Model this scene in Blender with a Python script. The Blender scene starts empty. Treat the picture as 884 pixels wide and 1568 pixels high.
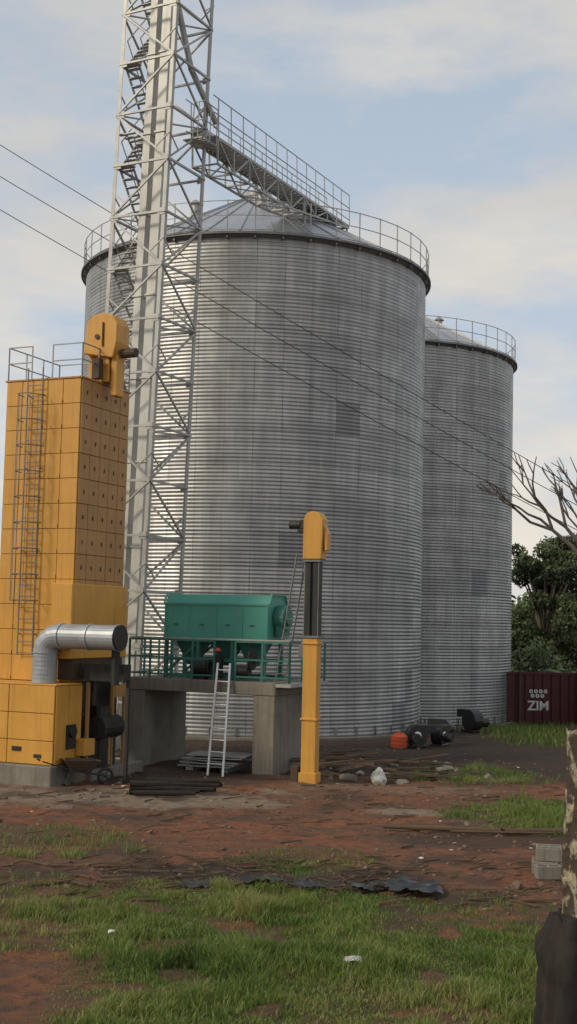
import bpy, bmesh, math, random
import numpy as np
from mathutils import Vector, Matrix, Euler
random.seed(7); rng=np.random.default_rng(7)
R=math.radians
scene=bpy.context.scene
coll=scene.collection

# ---------------------------------------------------------------- materials
def newmat(name):
    m=bpy.data.materials.new(name); m.use_nodes=True
    nt=m.node_tree; b=nt.nodes['Principled BSDF']
    return m,nt,b
def N(nt,t,**kw):
    n=nt.nodes.new(t)
    for k,v in kw.items(): setattr(n,k,v)
    return n
def mixc(nt,fac,a,b,mode='MIX'):
    n=N(nt,'ShaderNodeMix',data_type='RGBA',blend_type=mode)
    for s,v in ((n.inputs[0],fac),(n.inputs[6],a),(n.inputs[7],b)):
        if hasattr(v,'is_linked') or hasattr(v,'links'): nt.links.new(v,s)
        elif isinstance(v,(int,float)): s.default_value=v
        else: s.default_value=(*v,1)
    return n.outputs[2]
def noise(nt,scale,detail=5,vec=None,rough=.6):
    n=N(nt,'ShaderNodeTexNoise'); n.inputs['Scale'].default_value=scale
    n.inputs['Detail'].default_value=detail; n.inputs['Roughness'].default_value=rough
    if vec is not None: nt.links.new(vec,n.inputs['Vector'])
    return n.outputs['Fac']
def ramp(nt,fac,a,b):
    n=N(nt,'ShaderNodeMapRange'); nt.links.new(fac,n.inputs[0])
    n.inputs[1].default_value=a; n.inputs[2].default_value=b
    return n.outputs[0]
def coord(nt,scale=(1,1,1)):
    tc=N(nt,'ShaderNodeTexCoord'); mp=N(nt,'ShaderNodeMapping')
    mp.inputs['Scale'].default_value=scale
    nt.links.new(tc.outputs['Object'],mp.inputs[0]); return mp.outputs[0]
def bump(nt,b,h,strength=.3,dist=.02):
    n=N(nt,'ShaderNodeBump'); n.inputs['Strength'].default_value=strength
    n.inputs['Distance'].default_value=dist; nt.links.new(h,n.inputs['Height'])
    nt.links.new(n.outputs[0],b.inputs['Normal'])
def weathered(name,c1,c2,rough=.5,metal=0.,scale=1.5,dirt=(.12,.09,.06),dirtamt=.5,streak=True,bs=.15):
    m,nt,b=newmat(name)
    v=coord(nt); vs=coord(nt,(6,6,.35) if streak else (1,1,1))
    c=mixc(nt,ramp(nt,noise(nt,scale,6,v),.3,.7),c1,c2)
    d=ramp(nt,noise(nt,1.6,6,vs,.7),.5,.8)
    mm=N(nt,'ShaderNodeMath',operation='MULTIPLY'); nt.links.new(d,mm.inputs[0]); mm.inputs[1].default_value=dirtamt
    c=mixc(nt,mm.outputs[0],c,dirt)
    nt.links.new(c,b.inputs['Base Color'])
    b.inputs['Roughness'].default_value=rough; b.inputs['Metallic'].default_value=metal
    bump(nt,b,noise(nt,18,4,v),bs,.01)
    return m
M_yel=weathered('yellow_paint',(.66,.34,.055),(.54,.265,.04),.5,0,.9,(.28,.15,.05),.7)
M_yel2=weathered('yellow_paint_shaded',(.46,.25,.08),(.36,.19,.06),.55,0,.9,(.18,.10,.05),.65)  # same yellow, browner and darker: shade of the dryer's side put into the colour
M_yeld=weathered('yellow_seam',(.31,.155,.035),(.22,.11,.03),.6,0,1)
M_green=weathered('teal_paint',(.085,.36,.28),(.06,.28,.22),.5,0,1,(.16,.2,.15),.5)
M_greend=weathered('teal_frame',(.04,.20,.16),(.03,.13,.11),.5,0,1)
M_galv=weathered('galvanised_steel',(.45,.45,.43),(.31,.31,.30),.5,.35,2,(.2,.17,.13),.55)
M_galvd=weathered('galvanised_dark',(.22,.225,.23),(.14,.145,.15),.5,.4,2)
M_white=weathered('white_trunk',(.60,.60,.56),(.46,.46,.43),.45,.1,1,(.27,.25,.21),.6)
M_duct=weathered('duct_metal',(.42,.44,.46),(.3,.32,.34),.48,.4,2,(.22,.2,.18),.5,False)
M_conc=weathered('concrete',(.25,.225,.185),(.15,.135,.11),.9,0,1.3,(.07,.055,.04),.85,True,.4)
M_stone=weathered('rubble_stone',(.2,.12,.08),(.11,.07,.05),.95,0,3,(.3,.26,.22),.6,False,.5)
M_dark=weathered('dark_metal',(.035,.033,.03),(.02,.02,.02),.6,.2,2)
M_rust=weathered('brown_steel',(.085,.055,.03),(.05,.035,.022),.7,.1,2)
M_black=weathered('black_paint',(.015,.015,.016),(.025,.025,.027),.4,0,2)
M_orange=weathered('orange_paint',(.6,.1,.03),(.5,.08,.03),.45,0,2)
M_whitep=weathered('white_paint',(.7,.7,.68),(.6,.6,.58),.5,0,2,(.3,.25,.2),.4)
M_alu=weathered('aluminium',(.6,.6,.6),(.5,.5,.5),.35,.5,2)
M_wood=weathered('old_wood',(.13,.08,.045),(.07,.045,.028),.9,0,3,(.03,.022,.016),.5,False,.6)
M_char=weathered('charred_wood',(.012,.010,.009),(.03,.022,.016),.95,0,4,(.06,.045,.03),.4,False,.9)
M_wall=weathered('maroon_paint',(.10,.022,.022),(.075,.018,.018),.8,0,1,(.03,.015,.012),.6)
M_plas=weathered('black_plastic',(.014,.014,.016),(.03,.03,.033),.28,0,6,(.08,.055,.04),.3,False)
M_wire=weathered('cable_black',(.02,.02,.02),(.03,.03,.03),.6,0,1)
M_bark=weathered('grey_bark',(.19,.16,.12),(.12,.095,.07),.95,0,5,(.05,.04,.03),.5,True,.7)

def leafmat(name,base,var=.5):
    m,nt,b=newmat(name)
    at=N(nt,'ShaderNodeAttribute',attribute_name='tint')
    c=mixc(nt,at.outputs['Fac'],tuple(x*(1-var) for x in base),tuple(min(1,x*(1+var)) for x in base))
    nt.links.new(c,b.inputs['Base Color']); b.inputs['Roughness'].default_value=.6
    tr=N(nt,'ShaderNodeBsdfTranslucent'); nt.links.new(c,tr.inputs[0])
    mx=N(nt,'ShaderNodeMixShader'); mx.inputs[0].default_value=.3
    nt.links.new(b.outputs[0],mx.inputs[1]); nt.links.new(tr.outputs[0],mx.inputs[2])
    nt.links.new(mx.outputs[0],nt.nodes['Material Output'].inputs[0])
    return m
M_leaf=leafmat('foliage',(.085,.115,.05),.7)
M_ban=leafmat('banana_leaf',(.12,.2,.06),.3)

def silo_mat():
    m,nt,b=newmat('corrugated_galvanised_sheet')
    uv=N(nt,'ShaderNodeUVMap',uv_map='UVMap')
    br=N(nt,'ShaderNodeTexBrick'); nt.links.new(uv.outputs[0],br.inputs['Vector'])
    br.inputs['Color1'].default_value=(.46,.46,.455,1); br.inputs['Color2'].default_value=(.36,.362,.368,1)
    br.inputs['Mortar'].default_value=(.25,.25,.255,1); br.inputs['Scale'].default_value=1
    br.inputs['Mortar Size'].default_value=.018; br.inputs['Mortar Smooth'].default_value=.5
    br.inputs['Brick Width'].default_value=2.85; br.inputs['Row Height'].default_value=1.12
    br.offset=.3333; br.inputs['Bias'].default_value=-.2
    mp=N(nt,'ShaderNodeMapping'); nt.links.new(uv.outputs[0],mp.inputs[0]); mp.inputs['Scale'].default_value=(1.5,.10,1)
    st=ramp(nt,noise(nt,1.2,6,mp.outputs[0],.75),.35,.72)
    c=mixc(nt,1.,br.outputs[0],mixc(nt,st,(1.12,1.12,1.1),(.6,.605,.62)),'MULTIPLY')
    bl=ramp(nt,noise(nt,.55,7,uv.outputs[0],.7),.46,.72)
    c=mixc(nt,mixc(nt,1.,bl,(.7,.7,.7),'MULTIPLY'),c,(.23,.222,.21))
    mp2=N(nt,'ShaderNodeMapping'); nt.links.new(uv.outputs[0],mp2.inputs[0]); mp2.inputs['Scale'].default_value=(.06,2.6,1)
    hb_=ramp(nt,noise(nt,1.0,4,mp2.outputs[0],.7),.35,.7)
    c=mixc(nt,1.,c,mixc(nt,hb_,(1.08,1.08,1.08),(.74,.745,.75)),'MULTIPLY')
    vo=N(nt,'ShaderNodeTexBrick'); nt.links.new(uv.outputs[0],vo.inputs['Vector'])
    vo.inputs['Color1'].default_value=(0,0,0,1); vo.inputs['Color2'].default_value=(1,1,1,1); vo.inputs['Mortar'].default_value=(0,0,0,1)
    vo.inputs['Scale'].default_value=1; vo.inputs['Mortar Size'].default_value=0
    vo.inputs['Brick Width'].default_value=.95; vo.inputs['Row Height'].default_value=1.12; vo.offset=0
    dk=ramp(nt,vo.outputs[0],.93,.98)
    c=mixc(nt,mixc(nt,1.,dk,(.55,.55,.55),'MULTIPLY'),c,(.13,.135,.145))
    sx=N(nt,'ShaderNodeSeparateXYZ'); nt.links.new(uv.outputs[0],sx.inputs[0])
    md=N(nt,'ShaderNodeMath',operation='PINGPONG'); nt.links.new(sx.outputs[0],md.inputs[0]); md.inputs[1].default_value=.475
    sm=ramp(nt,md.outputs[0],.02,.006)
    c=mixc(nt,mixc(nt,1.,sm,(.45,.45,.45),'MULTIPLY'),c,(.15,.155,.16))
    nt.links.new(c,b.inputs['Base Color'])
    b.inputs['Metallic'].default_value=.62
    rr=N(nt,'ShaderNodeMapRange'); nt.links.new(noise(nt,.8,5,uv.outputs[0],.6),rr.inputs[0]); rr.inputs[1].default_value=.3; rr.inputs[2].default_value=.7; rr.inputs[3].default_value=.36; rr.inputs[4].default_value=.55
    nt.links.new(rr.outputs[0],b.inputs['Roughness'])
    return m
M_silo=silo_mat()
M_roof=weathered('silo_roof_sheet',(.48,.49,.51),(.34,.35,.37),.4,.6,1,(.22,.21,.19),.5,False)

# ---------------------------------------------------------------- mesh helpers
def empty(name,loc=(0,0,0),rz=0.):
    e=bpy.data.objects.new(name,None); coll.objects.link(e)
    e.empty_display_size=.5; e.location=loc; e.rotation_euler=(0,0,rz); return e
def fin(bm,name,mat,parent=None,bev=0.,smooth=False):
    me=bpy.data.meshes.new(name)
    bmesh.ops.recalc_face_normals(bm,faces=bm.faces)
    bm.to_mesh(me); bm.free()
    if smooth: me.polygons.foreach_set('use_smooth',[True]*len(me.polygons))
    o=bpy.data.objects.new(name,me); coll.objects.link(o)
    me.materials.append(mat)
    if parent: o.parent=parent
    if bev>0:
        md=o.modifiers.new('bev','BEVEL'); md.width=bev; md.segments=1; md.limit_method='ANGLE'
    return o
def box(bm,lo,hi,M=None):
    x0,y0,z0=lo; x1,y1,z1=hi
    ps=[(x0,y0,z0),(x1,y0,z0),(x1,y1,z0),(x0,y1,z0),(x0,y0,z1),(x1,y0,z1),(x1,y1,z1),(x0,y1,z1)]
    vs=[bm.verts.new(M@Vector(p) if M else p) for p in ps]
    for f in ((0,3,2,1),(4,5,6,7),(0,1,5,4),(1,2,6,5),(2,3,7,6),(3,0,4,7)): bm.faces.new([vs[i] for i in f])
def tube(bm,p0,p1,r,seg=6,r1=None,caps=True):
    p0=Vector(p0);p1=Vector(p1); d=p1-p0
    if d.length<1e-6: return
    q=d.to_track_quat('Z','Y'); r1=r if r1 is None else r1
    off=math.pi/4 if seg==4 else 0
    a=[bm.verts.new(p0+q@Vector((r*math.cos(2*math.pi*i/seg+off),r*math.sin(2*math.pi*i/seg+off),0))) for i in range(seg)]
    b=[bm.verts.new(p1+q@Vector((r1*math.cos(2*math.pi*i/seg+off),r1*math.sin(2*math.pi*i/seg+off),0))) for i in range(seg)]
    for i in range(seg): bm.faces.new((a[i],a[(i+1)%seg],b[(i+1)%seg],b[i]))
    if caps: bm.faces.new(a[::-1]); bm.faces.new(b)
def beam(bm,p0,p1,w): tube(bm,p0,p1,w*.707,4)
def path(bm,pts,r,seg=6):
    for a,b in zip(pts[:-1],pts[1:]): tube(bm,a,b,r,seg)
def prism(bm,prof,x0,x1):
    a=[bm.verts.new((x0,y,z)) for y,z in prof]; b=[bm.verts.new((x1,y,z)) for y,z in prof]
    n=len(prof)
    for i in range(n): bm.faces.new((a[i],a[(i+1)%n],b[(i+1)%n],b[i]))
    bm.faces.new(a[::-1]); bm.faces.new(b)
def prismY(bm,prof,y0,y1):
    a=[bm.verts.new((x,y0,z)) for x,z in prof]; b=[bm.verts.new((x,y1,z)) for x,z in prof]
    n=len(prof)
    for i in range(n): bm.faces.new((a[i],a[(i+1)%n],b[(i+1)%n],b[i]))
    bm.faces.new(a[::-1]); bm.faces.new(b)
def npmesh(name,verts,faces,mat,tint=None,parent=None,smooth=False):
    me=bpy.data.meshes.new(name); verts=np.asarray(verts,np.float32); faces=np.asarray(faces,np.int32)
    k=faces.shape[1]
    me.vertices.add(len(verts)); me.vertices.foreach_set('co',verts.ravel())
    me.loops.add(faces.size); me.loops.foreach_set('vertex_index',faces.ravel())
    me.polygons.add(len(faces)); me.polygons.foreach_set('loop_start',np.arange(0,faces.size,k,dtype=np.int32))
    if smooth: me.polygons.foreach_set('use_smooth',np.ones(len(faces),bool))
    me.update(calc_edges=True)
    if tint is not None:
        a=me.attributes.new('tint','FLOAT','POINT'); a.data.foreach_set('value',np.asarray(tint,np.float32))
    o=bpy.data.objects.new(name,me); coll.objects.link(o); me.materials.append(mat)
    if parent: o.parent=parent
    return o
def vnoise(x,y,s,seed=0):
    x=np.asarray(x)*s+seed*17.3; y=np.asarray(y)*s+seed*9.1
    xi=np.floor(x).astype(np.int64); yi=np.floor(y).astype(np.int64); fx=x-xi; fy=y-yi
    fx=fx*fx*(3-2*fx); fy=fy*fy*(3-2*fy)
    def h(a,b):
        n=(a*374761393+b*668265263+seed*1442695)&0x7fffffff
        n=((n^(n>>13))*1274126177)&0x7fffffff
        return ((n^(n>>16))&0xffff)/65535.
    return (h(xi,yi)*(1-fx)+h(xi+1,yi)*fx)*(1-fy)+(h(xi,yi+1)*(1-fx)+h(xi+1,yi+1)*fx)*fy
def fbm(x,y,s,seed=0,o=4):
    t=0;a=.5
    for i in range(o): t=t+a*vnoise(x,y,s*2**i,seed+i); a*=.5
    return t/(1-.5**o)
def sst(a,b,x): t=np.clip((x-a)/(b-a),0,1); return t*t*(3-2*t)

# ---------------------------------------------------------------- ground
def gz(x,y):
    x=np.asarray(x,float);y=np.asarray(y,float)
    near=1-sst(45,54,y)
    rough=.5+.5*sst(.4,.65,fbm(x,y,.5,9))
    return -.55*(1-near)+ .12*(fbm(x,y,.35,3)-.5)+(.10*(fbm(x,y,1.3,5)-.5)+.045*rough*(vnoise(x,y,4.1,6)-.5))*sst(45,38,y)
def m_grass(x,y):
    n=fbm(x,y,.55,11); n2=fbm(x,y,2.2,21)
    edge=18.35+(n-.5)*3.2+(n2-.5)*2.2 - 1.3*sst(.8,3.,x)
    g=sst(.6,-.6,y-edge)
    bare=sst(-1.6,-2.7,x+(n2-.5)*1.5)*sst(15.6,14.2,y+(n-.5)*2)
    g=g*(1-bare)*(1-.75*sst(.52,.66,n2))
    g=g*(1-.45*sst(-2.2,-3.6,x+(n-.5)*2))
    g=g*(1-.6*sst(1.2,2.2,x+(n-.5)*2)*sst(15.4,16.6,y+(n2-.5)*2))
    p=sst(1.2,.6,((x-5.2)/1.8)**2+((y-25.6)/2.7)**2+(n2-.5)*2.)*.95
    p2=sst(1.1,.4,((x-.4)/1.3)**2+((y-20.4)/1.2)**2+(n2-.5)*2)*.5
    p3=sst(1.1,.4,((x+4.3)/2.2)**2+((y-21.8)/1.8)**2+(n2-.5)*2.4)*.45
    p4=sst(1.1,.4,((x-4.8)/2.2)**2+((y-32.5)/2.4)**2+(n2-.5)*2.)*.55
    far=sst(6.5,8.5,x)*sst(39,42,y)*.85
    far=np.maximum(far,sst(60,75,y)*.9)
    return np.clip(np.maximum.reduce([g,p,p2,p3,p4,far]),0,1)
def m_pale(x,y):
    n2=fbm(x,y,1.4,31)
    a=sst(1.5,.5,np.abs(y-27.0)/1.1+(n2-.5)*2.6)*sst(.3,-.8,x+(n2-.5)*2)*.95
    b=sst(1.2,.7,((x-2.6)/.95)**2+((y-25.7)/.55)**2+(n2-.5)*1.4)
    c=sst(1.2,.5,((x-2.)/2.5)**2+((y-29.5)/1.0)**2+(n2-.5)*2.4)*.4
    return np.clip(np.maximum.reduce([a,b,c]),0,1)
def m_dark(x,y):
    n2=fbm(x,y,1.1,41); n3=fbm(x,y,.5,45)
    a=sst(1.3,.4,((x+.1)/2.8)**2+((y-19.)/1.1)**2+(n2-.5)*2.)*.97
    b=sst(30.,32.5,y+(n2-.5)*2)*sst(62,46,y)*.9  # greyish-brown far yard, with the silo-base shadow put into the soil colour
    c=sst(28.6,29.6,y+(n2-.5)*2)*sst(.5,-1.5,x)*.8  # shade around dryer and platform, painted into the soil colour
    e=sst(1.2,.5,((x-3.6)/1.8)**2+((y-22.7)/.8)**2+(n2-.5)*2)*.7
    d=sst(.53,.64,n2)*.65*sst(.4,.55,n3)
    return np.clip(np.maximum.reduce([a,b,c,d,e]),0,1)
xs=np.concatenate([[-2500,-900,-300,-120,-60,-35],np.linspace(-20,-9,30),np.linspace(-8.8,9.5,260),np.linspace(10,22,34),[35,60,120,300,900,2500]])
ys=np.concatenate([[-400,-100,-30,-8,0,4],np.linspace(7,36,380),np.linspace(36.3,64,90),[68,75,85,100,130,200,350,700,1500,3500]])
X,Y=np.meshgrid(xs,ys); Z=gz(X,Y)
nx,ny=len(xs),len(ys)
idx=np.arange(nx*ny).reshape(ny,nx)
fc=np.stack([idx[:-1,:-1],idx[:-1,1:],idx[1:,1:],idx[1:,:-1]],-1).reshape(-1,4)
def ground_mat():
    m,nt,b=newmat('laterite_soil')
    v=coord(nt)
    n1=noise(nt,.5,6,v); n2=noise(nt,5,8,v,.7); n3=noise(nt,30,5,v,.7)
    vy=coord(nt,(.5,2.2,1)); n4=noise(nt,1.3,7,vy,.7)
    c=mixc(nt,ramp(nt,n1,.38,.62),(.44,.15,.058),(.27,.12,.06))
    c=mixc(nt,ramp(nt,n4,.45,.62),c,(.17,.105,.062))
    c=mixc(nt,ramp(nt,n2,.48,.68),c,(.075,.046,.03))
    vo=N(nt,'ShaderNodeTexVoronoi'); vo.inputs['Scale'].default_value=16; nt.links.new(v,vo.inputs['Vector'])
    sp=ramp(nt,vo.outputs['Distance'],.14,.07)
    mm=N(nt,'ShaderNodeMath',operation='MULTIPLY'); nt.links.new(sp,mm.inputs[0]); nt.links.new(ramp(nt,n2,.52,.6),mm.inputs[1])
    c=mixc(nt,mm.outputs[0],c,(.32,.22,.15))
    def A(n): return N(nt,'ShaderNodeAttribute',attribute_name=n).outputs['Fac']
    pc=mixc(nt,ramp(nt,n2,.35,.65),(.46,.37,.27),(.27,.18,.115))
    c=mixc(nt,A('pale'),c,pc)
    dc=mixc(nt,ramp(nt,n2,.35,.65),(.042,.031,.023),(.095,.062,.04))
    c=mixc(nt,A('dark'),c,dc)
    gc=mixc(nt,ramp(nt,n2,.35,.65),(.075,.08,.025),(.17,.11,.05))
    c=mixc(nt,A('grass'),c,gc)
    c=mixc(nt,ramp(nt,n3,.3,.8),c,mixc(nt,1.,c,(.55,.55,.55),'MULTIPLY'))
    nt.links.new(c,b.inputs['Base Color']); b.inputs['Roughness'].default_value=.95
    ad=N(nt,'ShaderNodeMath',operation='ADD'); nt.links.new(n2,ad.inputs[0]); nt.links.new(n3,ad.inputs[1])
    bump(nt,b,ad.outputs[0],1.,.09)
    return m
g=npmesh('ground',np.stack([X,Y,Z],-1).reshape(-1,3),fc,ground_mat(),smooth=True)
for nm,fn in (('grass',m_grass),('pale',m_pale),('dark',m_dark)):
    a=g.data.attributes.new(nm,'FLOAT','POINT'); a.data.foreach_set('value',fn(X,Y).ravel().astype(np.float32))

# ---------------------------------------------------------------- grass blades
def blades(name,px,py,h,w,tint,mat,lean=.5):
    n=len(px); az=rng.uniform(0,2*np.pi,n); la=rng.uniform(0,2*np.pi,n); ll=rng.uniform(.1,lean,n)*h
    z=gz(px,py)-.01
    dx=np.cos(az)*w/2; dy=np.sin(az)*w/2; lx=np.cos(la)*ll; ly=np.sin(la)*ll
    v=np.zeros((n,5,3))
    v[:,0]=np.stack([px-dx,py-dy,z],-1); v[:,1]=np.stack([px+dx,py+dy,z],-1)
    v[:,2]=np.stack([px+dx*.8+lx*.35,py+dy*.8+ly*.35,z+h*.6],-1); v[:,3]=np.stack([px-dx*.8+lx*.35,py-dy*.8+ly*.35,z+h*.6],-1)
    v[:,4]=np.stack([px+lx,py+ly,z+h*.95],-1)
    b=np.arange(n)[:,None]*5
    f=np.concatenate([b+np.array([[0,1,2]]),b+np.array([[0,2,3]]),b+np.array([[3,2,4]])])
    return npmesh(name,v.reshape(-1,3),f,mat,np.repeat(tint,5))
def gmat():
    m,nt,b=newmat('grass_blades')
    at=N(nt,'ShaderNodeAttribute',attribute_name='tint')
    cr=N(nt,'ShaderNodeValToRGB'); nt.links.new(at.outputs['Fac'],cr.inputs[0])
    e=cr.color_ramp.elements; e[0].position=0; e[0].color=(.055,.10,.022,1); e[1].position=1; e[1].color=(.38,.29,.15,1)
    for p,c in ((.4,(.145,.225,.04,1)),(.68,(.25,.28,.07,1))):
        q=e.new(p); q.color=c
    nt.links.new(cr.outputs[0],b.inputs['Base Color']); b.inputs['Roughness'].default_value=.55
    tr=N(nt,'ShaderNodeBsdfTranslucent'); nt.links.new(cr.outputs[0],tr.inputs[0])
    mx=N(nt,'ShaderNodeMixShader'); mx.inputs[0].default_value=.35
    nt.links.new(b.outputs[0],mx.inputs[1]); nt.links.new(tr.outputs[0],mx.inputs[2])
    nt.links.new(mx.outputs[0],nt.nodes['Material Output'].inputs[0]); return m
def scatter(n,x0,x1,y0,y1):
    tx=rng.uniform(x0,x1,n//14); ty=rng.uniform(y0,y1,n//14)
    px=np.repeat(tx,14)+rng.normal(0,.06,len(tx)*14); py=np.repeat(ty,14)+rng.normal(0,.06,len(tx)*14)
    m=m_grass(px,py); k=rng.random(len(px))<m**1.2
    return px[k],py[k],m[k]
P=[scatter(430000,-6.5,7,10.5,20.5),scatter(80000,2.5,8,22,35.5),scatter(50000,-7,3,18,25)]
px=np.concatenate([p[0] for p in P]);py=np.concatenate([p[1] for p in P]);mm_=np.concatenate([p[2] for p in P])
clump=fbm(px,py,.9,51); cl2=fbm(px,py,2.6,55)
hh=(.035+.44*np.clip(clump-.28,0,1)**1.2*(.3+1.4*cl2))*(.45+.55*mm_)*rng.uniform(.4,1.6,len(px))
tt=np.clip(-.03+.95*fbm(px,py,.7,61)+.4*(fbm(px,py,3.,64)-.5)+rng.normal(0,.16,len(px))+.28*sst(15.2,12.8,py)*sst(-1,1.2,px)+.15*sst(-1.5,-3,px),0,1)
blades('grass',px,py,hh,rng.uniform(.006,.014,len(px)),tt,gmat(),.9)
px=rng.uniform(6.5,26,34000);py=rng.uniform(39,64,34000); k=rng.random(len(px))<m_grass(px,py)*.8; px=px[k];py=py[k]
blades('weeds',px,py,rng.uniform(.08,.35,len(px)),rng.uniform(.02,.05,len(px)),rng.uniform(.1,.7,len(px)),bpy.data.materials['grass_blades'],.9)

# ---------------------------------------------------------------- silos
def silo(cx,cy,zb,rad,H,rise):
    E=empty('grain_silo',(cx,cy,zb),R(-23.6))
    pitch=.127; nw=int(H/pitch); spp=6; nr=nw*spp+1; seg=168
    zz=np.linspace(0,nw*pitch,nr); rr=rad+.0092*np.sin(zz/pitch*2*np.pi)
    an=np.linspace(0,2*np.pi,seg+1)
    A,ZZ=np.meshgrid(an,zz)
    dent=.025*(fbm(A*rad,ZZ*.5,.7,81)-.5)*np.minimum(1,np.minimum(A,2*np.pi-A)*4)
    RR=rr[:,None]+dent
    V=np.stack([RR*np.cos(A),RR*np.sin(A),ZZ],-1).reshape(-1,3)
    id_=np.arange(nr*(seg+1)).reshape(nr,seg+1)
    F=np.stack([id_[:-1,:-1],id_[:-1,1:],id_[1:,1:],id_[1:,:-1]],-1).reshape(-1,4)
    o=npmesh('corrugated_wall',V,F,M_silo,parent=E,smooth=True)
    uv=o.data.uv_layers.new(name='UVMap')
    UV=np.stack([A*rad,ZZ],-1).reshape(-1,2)[F.ravel()]
    uv.data.foreach_set('uv',UV.ravel().astype(np.float32))
    Ht=nw*pitch
    bm=bmesh.new(); ns=72
    ring0=[bm.verts.new(((rad+.17)*math.cos(2*math.pi*i/ns),(rad+.17)*math.sin(2*math.pi*i/ns),Ht+.02)) for i in range(ns)]
    ring1=[bm.verts.new((.45*math.cos(2*math.pi*i/ns),.45*math.sin(2*math.pi*i/ns),Ht+rise)) for i in range(ns)]
    for i in range(ns): bm.faces.new((ring0[i],ring0[(i+1)%ns],ring1[(i+1)%ns],ring1[i]))
    fin(bm,'roof_cone',M_roof,E)
    bm=bmesh.new()
    for i in range(36):
        a=2*math.pi*i/36; c,s=math.cos(a),math.sin(a)
        beam(bm,((rad+.15)*c,(rad+.15)*s,Ht+.05),(.45*c,.45*s,Ht+rise+.02),.05)
    fin(bm,'roof_ribs',M_roof,E)
    bm=bmesh.new()
    tube(bm,(0,0,Ht+rise-.12),(0,0,Ht+rise+.22),.5,24); tube(bm,(0,0,Ht+rise+.22),(0,0,Ht+rise+.38),.5,24,.18)
    for a in (0.6,2.1,4.0,5.2):
        r0=2.6; z0=Ht+rise*(1-(r0-.45)/(rad-.28))
        tube(bm,(r0*math.cos(a),r0*math.sin(a),z0-.1),(r0*math.cos(a),r0*math.sin(a),z0+.55),.16,10)
        tube(bm,(r0*math.cos(a),r0*math.sin(a),z0+.55),(r0*math.cos(a),r0*math.sin(a),z0+.7),.26,10,.1)
    fin(bm,'roof_cap_and_vents',M_galv,E)
    bm=bmesh.new(); ns=120
    prof=[(rad+.01,-.15),(rad+.12,-.05),(rad+.2,-.045),(rad+.2,.03),(rad+.02,.07)]
    rings=[[bm.verts.new((r*math.cos(2*math.pi*i/ns),r*math.sin(2*math.pi*i/ns),Ht+z)) for i in range(ns)] for r,z in prof]
    for a,b in zip(rings[:-1],rings[1:]):
        for i in range(ns): bm.faces.new((a[i],a[(i+1)%ns],b[(i+1)%ns],b[i]))
    fin(bm,'eave_ring',M_galvd,E)
    bm=bmesh.new()
    for i in range(44):
        a=2*math.pi*i/44; c,s=math.cos(a),math.sin(a)
        box(bm,(-.02,-.03,-.1),(.1,.03,.0),Matrix.Translation(((rad+.03)*c,(rad+.03)*s,Ht-.07))@Matrix.Rotation(a,4,'Z'))
    fin(bm,'eave_clips',M_galvd,E)
    bm=bmesh.new(); n=44; rr_=rad+.1
    for i in range(n):
        a=2*math.pi*i/n; b=2*math.pi*(i+1)/n
        p=Vector((rr_*math.cos(a),rr_*math.sin(a),Ht)); q=Vector((rr_*math.cos(b),rr_*math.sin(b),Ht))
        tube(bm,p,p+Vector((0,0,1.12)),.02,5)
        for hz in (1.1,.6,.12): tube(bm,p+Vector((0,0,hz)),q+Vector((0,0,hz)),.016,5)
    fin(bm,'roof_guard_rail',M_galv,E)
    bm=bmesh.new(); tube(bm,(0,0,-.5),(0,0,.1),rad+.35,64)
    fin(bm,'concrete_base',M_conc,E)
    bm=bmesh.new()
    for i in range(48):
        a=2*math.pi*i/48; c,s=math.cos(a),math.sin(a)
        tube(bm,((rad+.05)*c,(rad+.05)*s,.1),((rad+.05)*c,(rad+.05)*s,.42),.03,4)
    fin(bm,'anchor_brackets',M_galvd,E)
    bm=bmesh.new(); a=R(-50); c,s=math.cos(a),math.sin(a)
    for side in (-.22,.22):
        tube(bm,(rad*c-side*s,rad*s+side*c,Ht+.15),(.5*c-side*s,.5*s+side*c,Ht+rise+.1),.02,5)
    for i in range(20):
        t=i/19; r_=rad*(1-t)+.5*t; z_=Ht+.15+(rise-.05)*t
        tube(bm,(r_*c+.22*s,r_*s-.22*c,z_),(r_*c-.22*s,r_*s+.22*c,z_),.018,5)
    fin(bm,'roof_ladder',M_galv,E)
    return E
silo(-1.42,46.7,0,6.45,16.7,3.4)
silo(4.45,58.,-.5,5.95,16.5,3.1)

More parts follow.
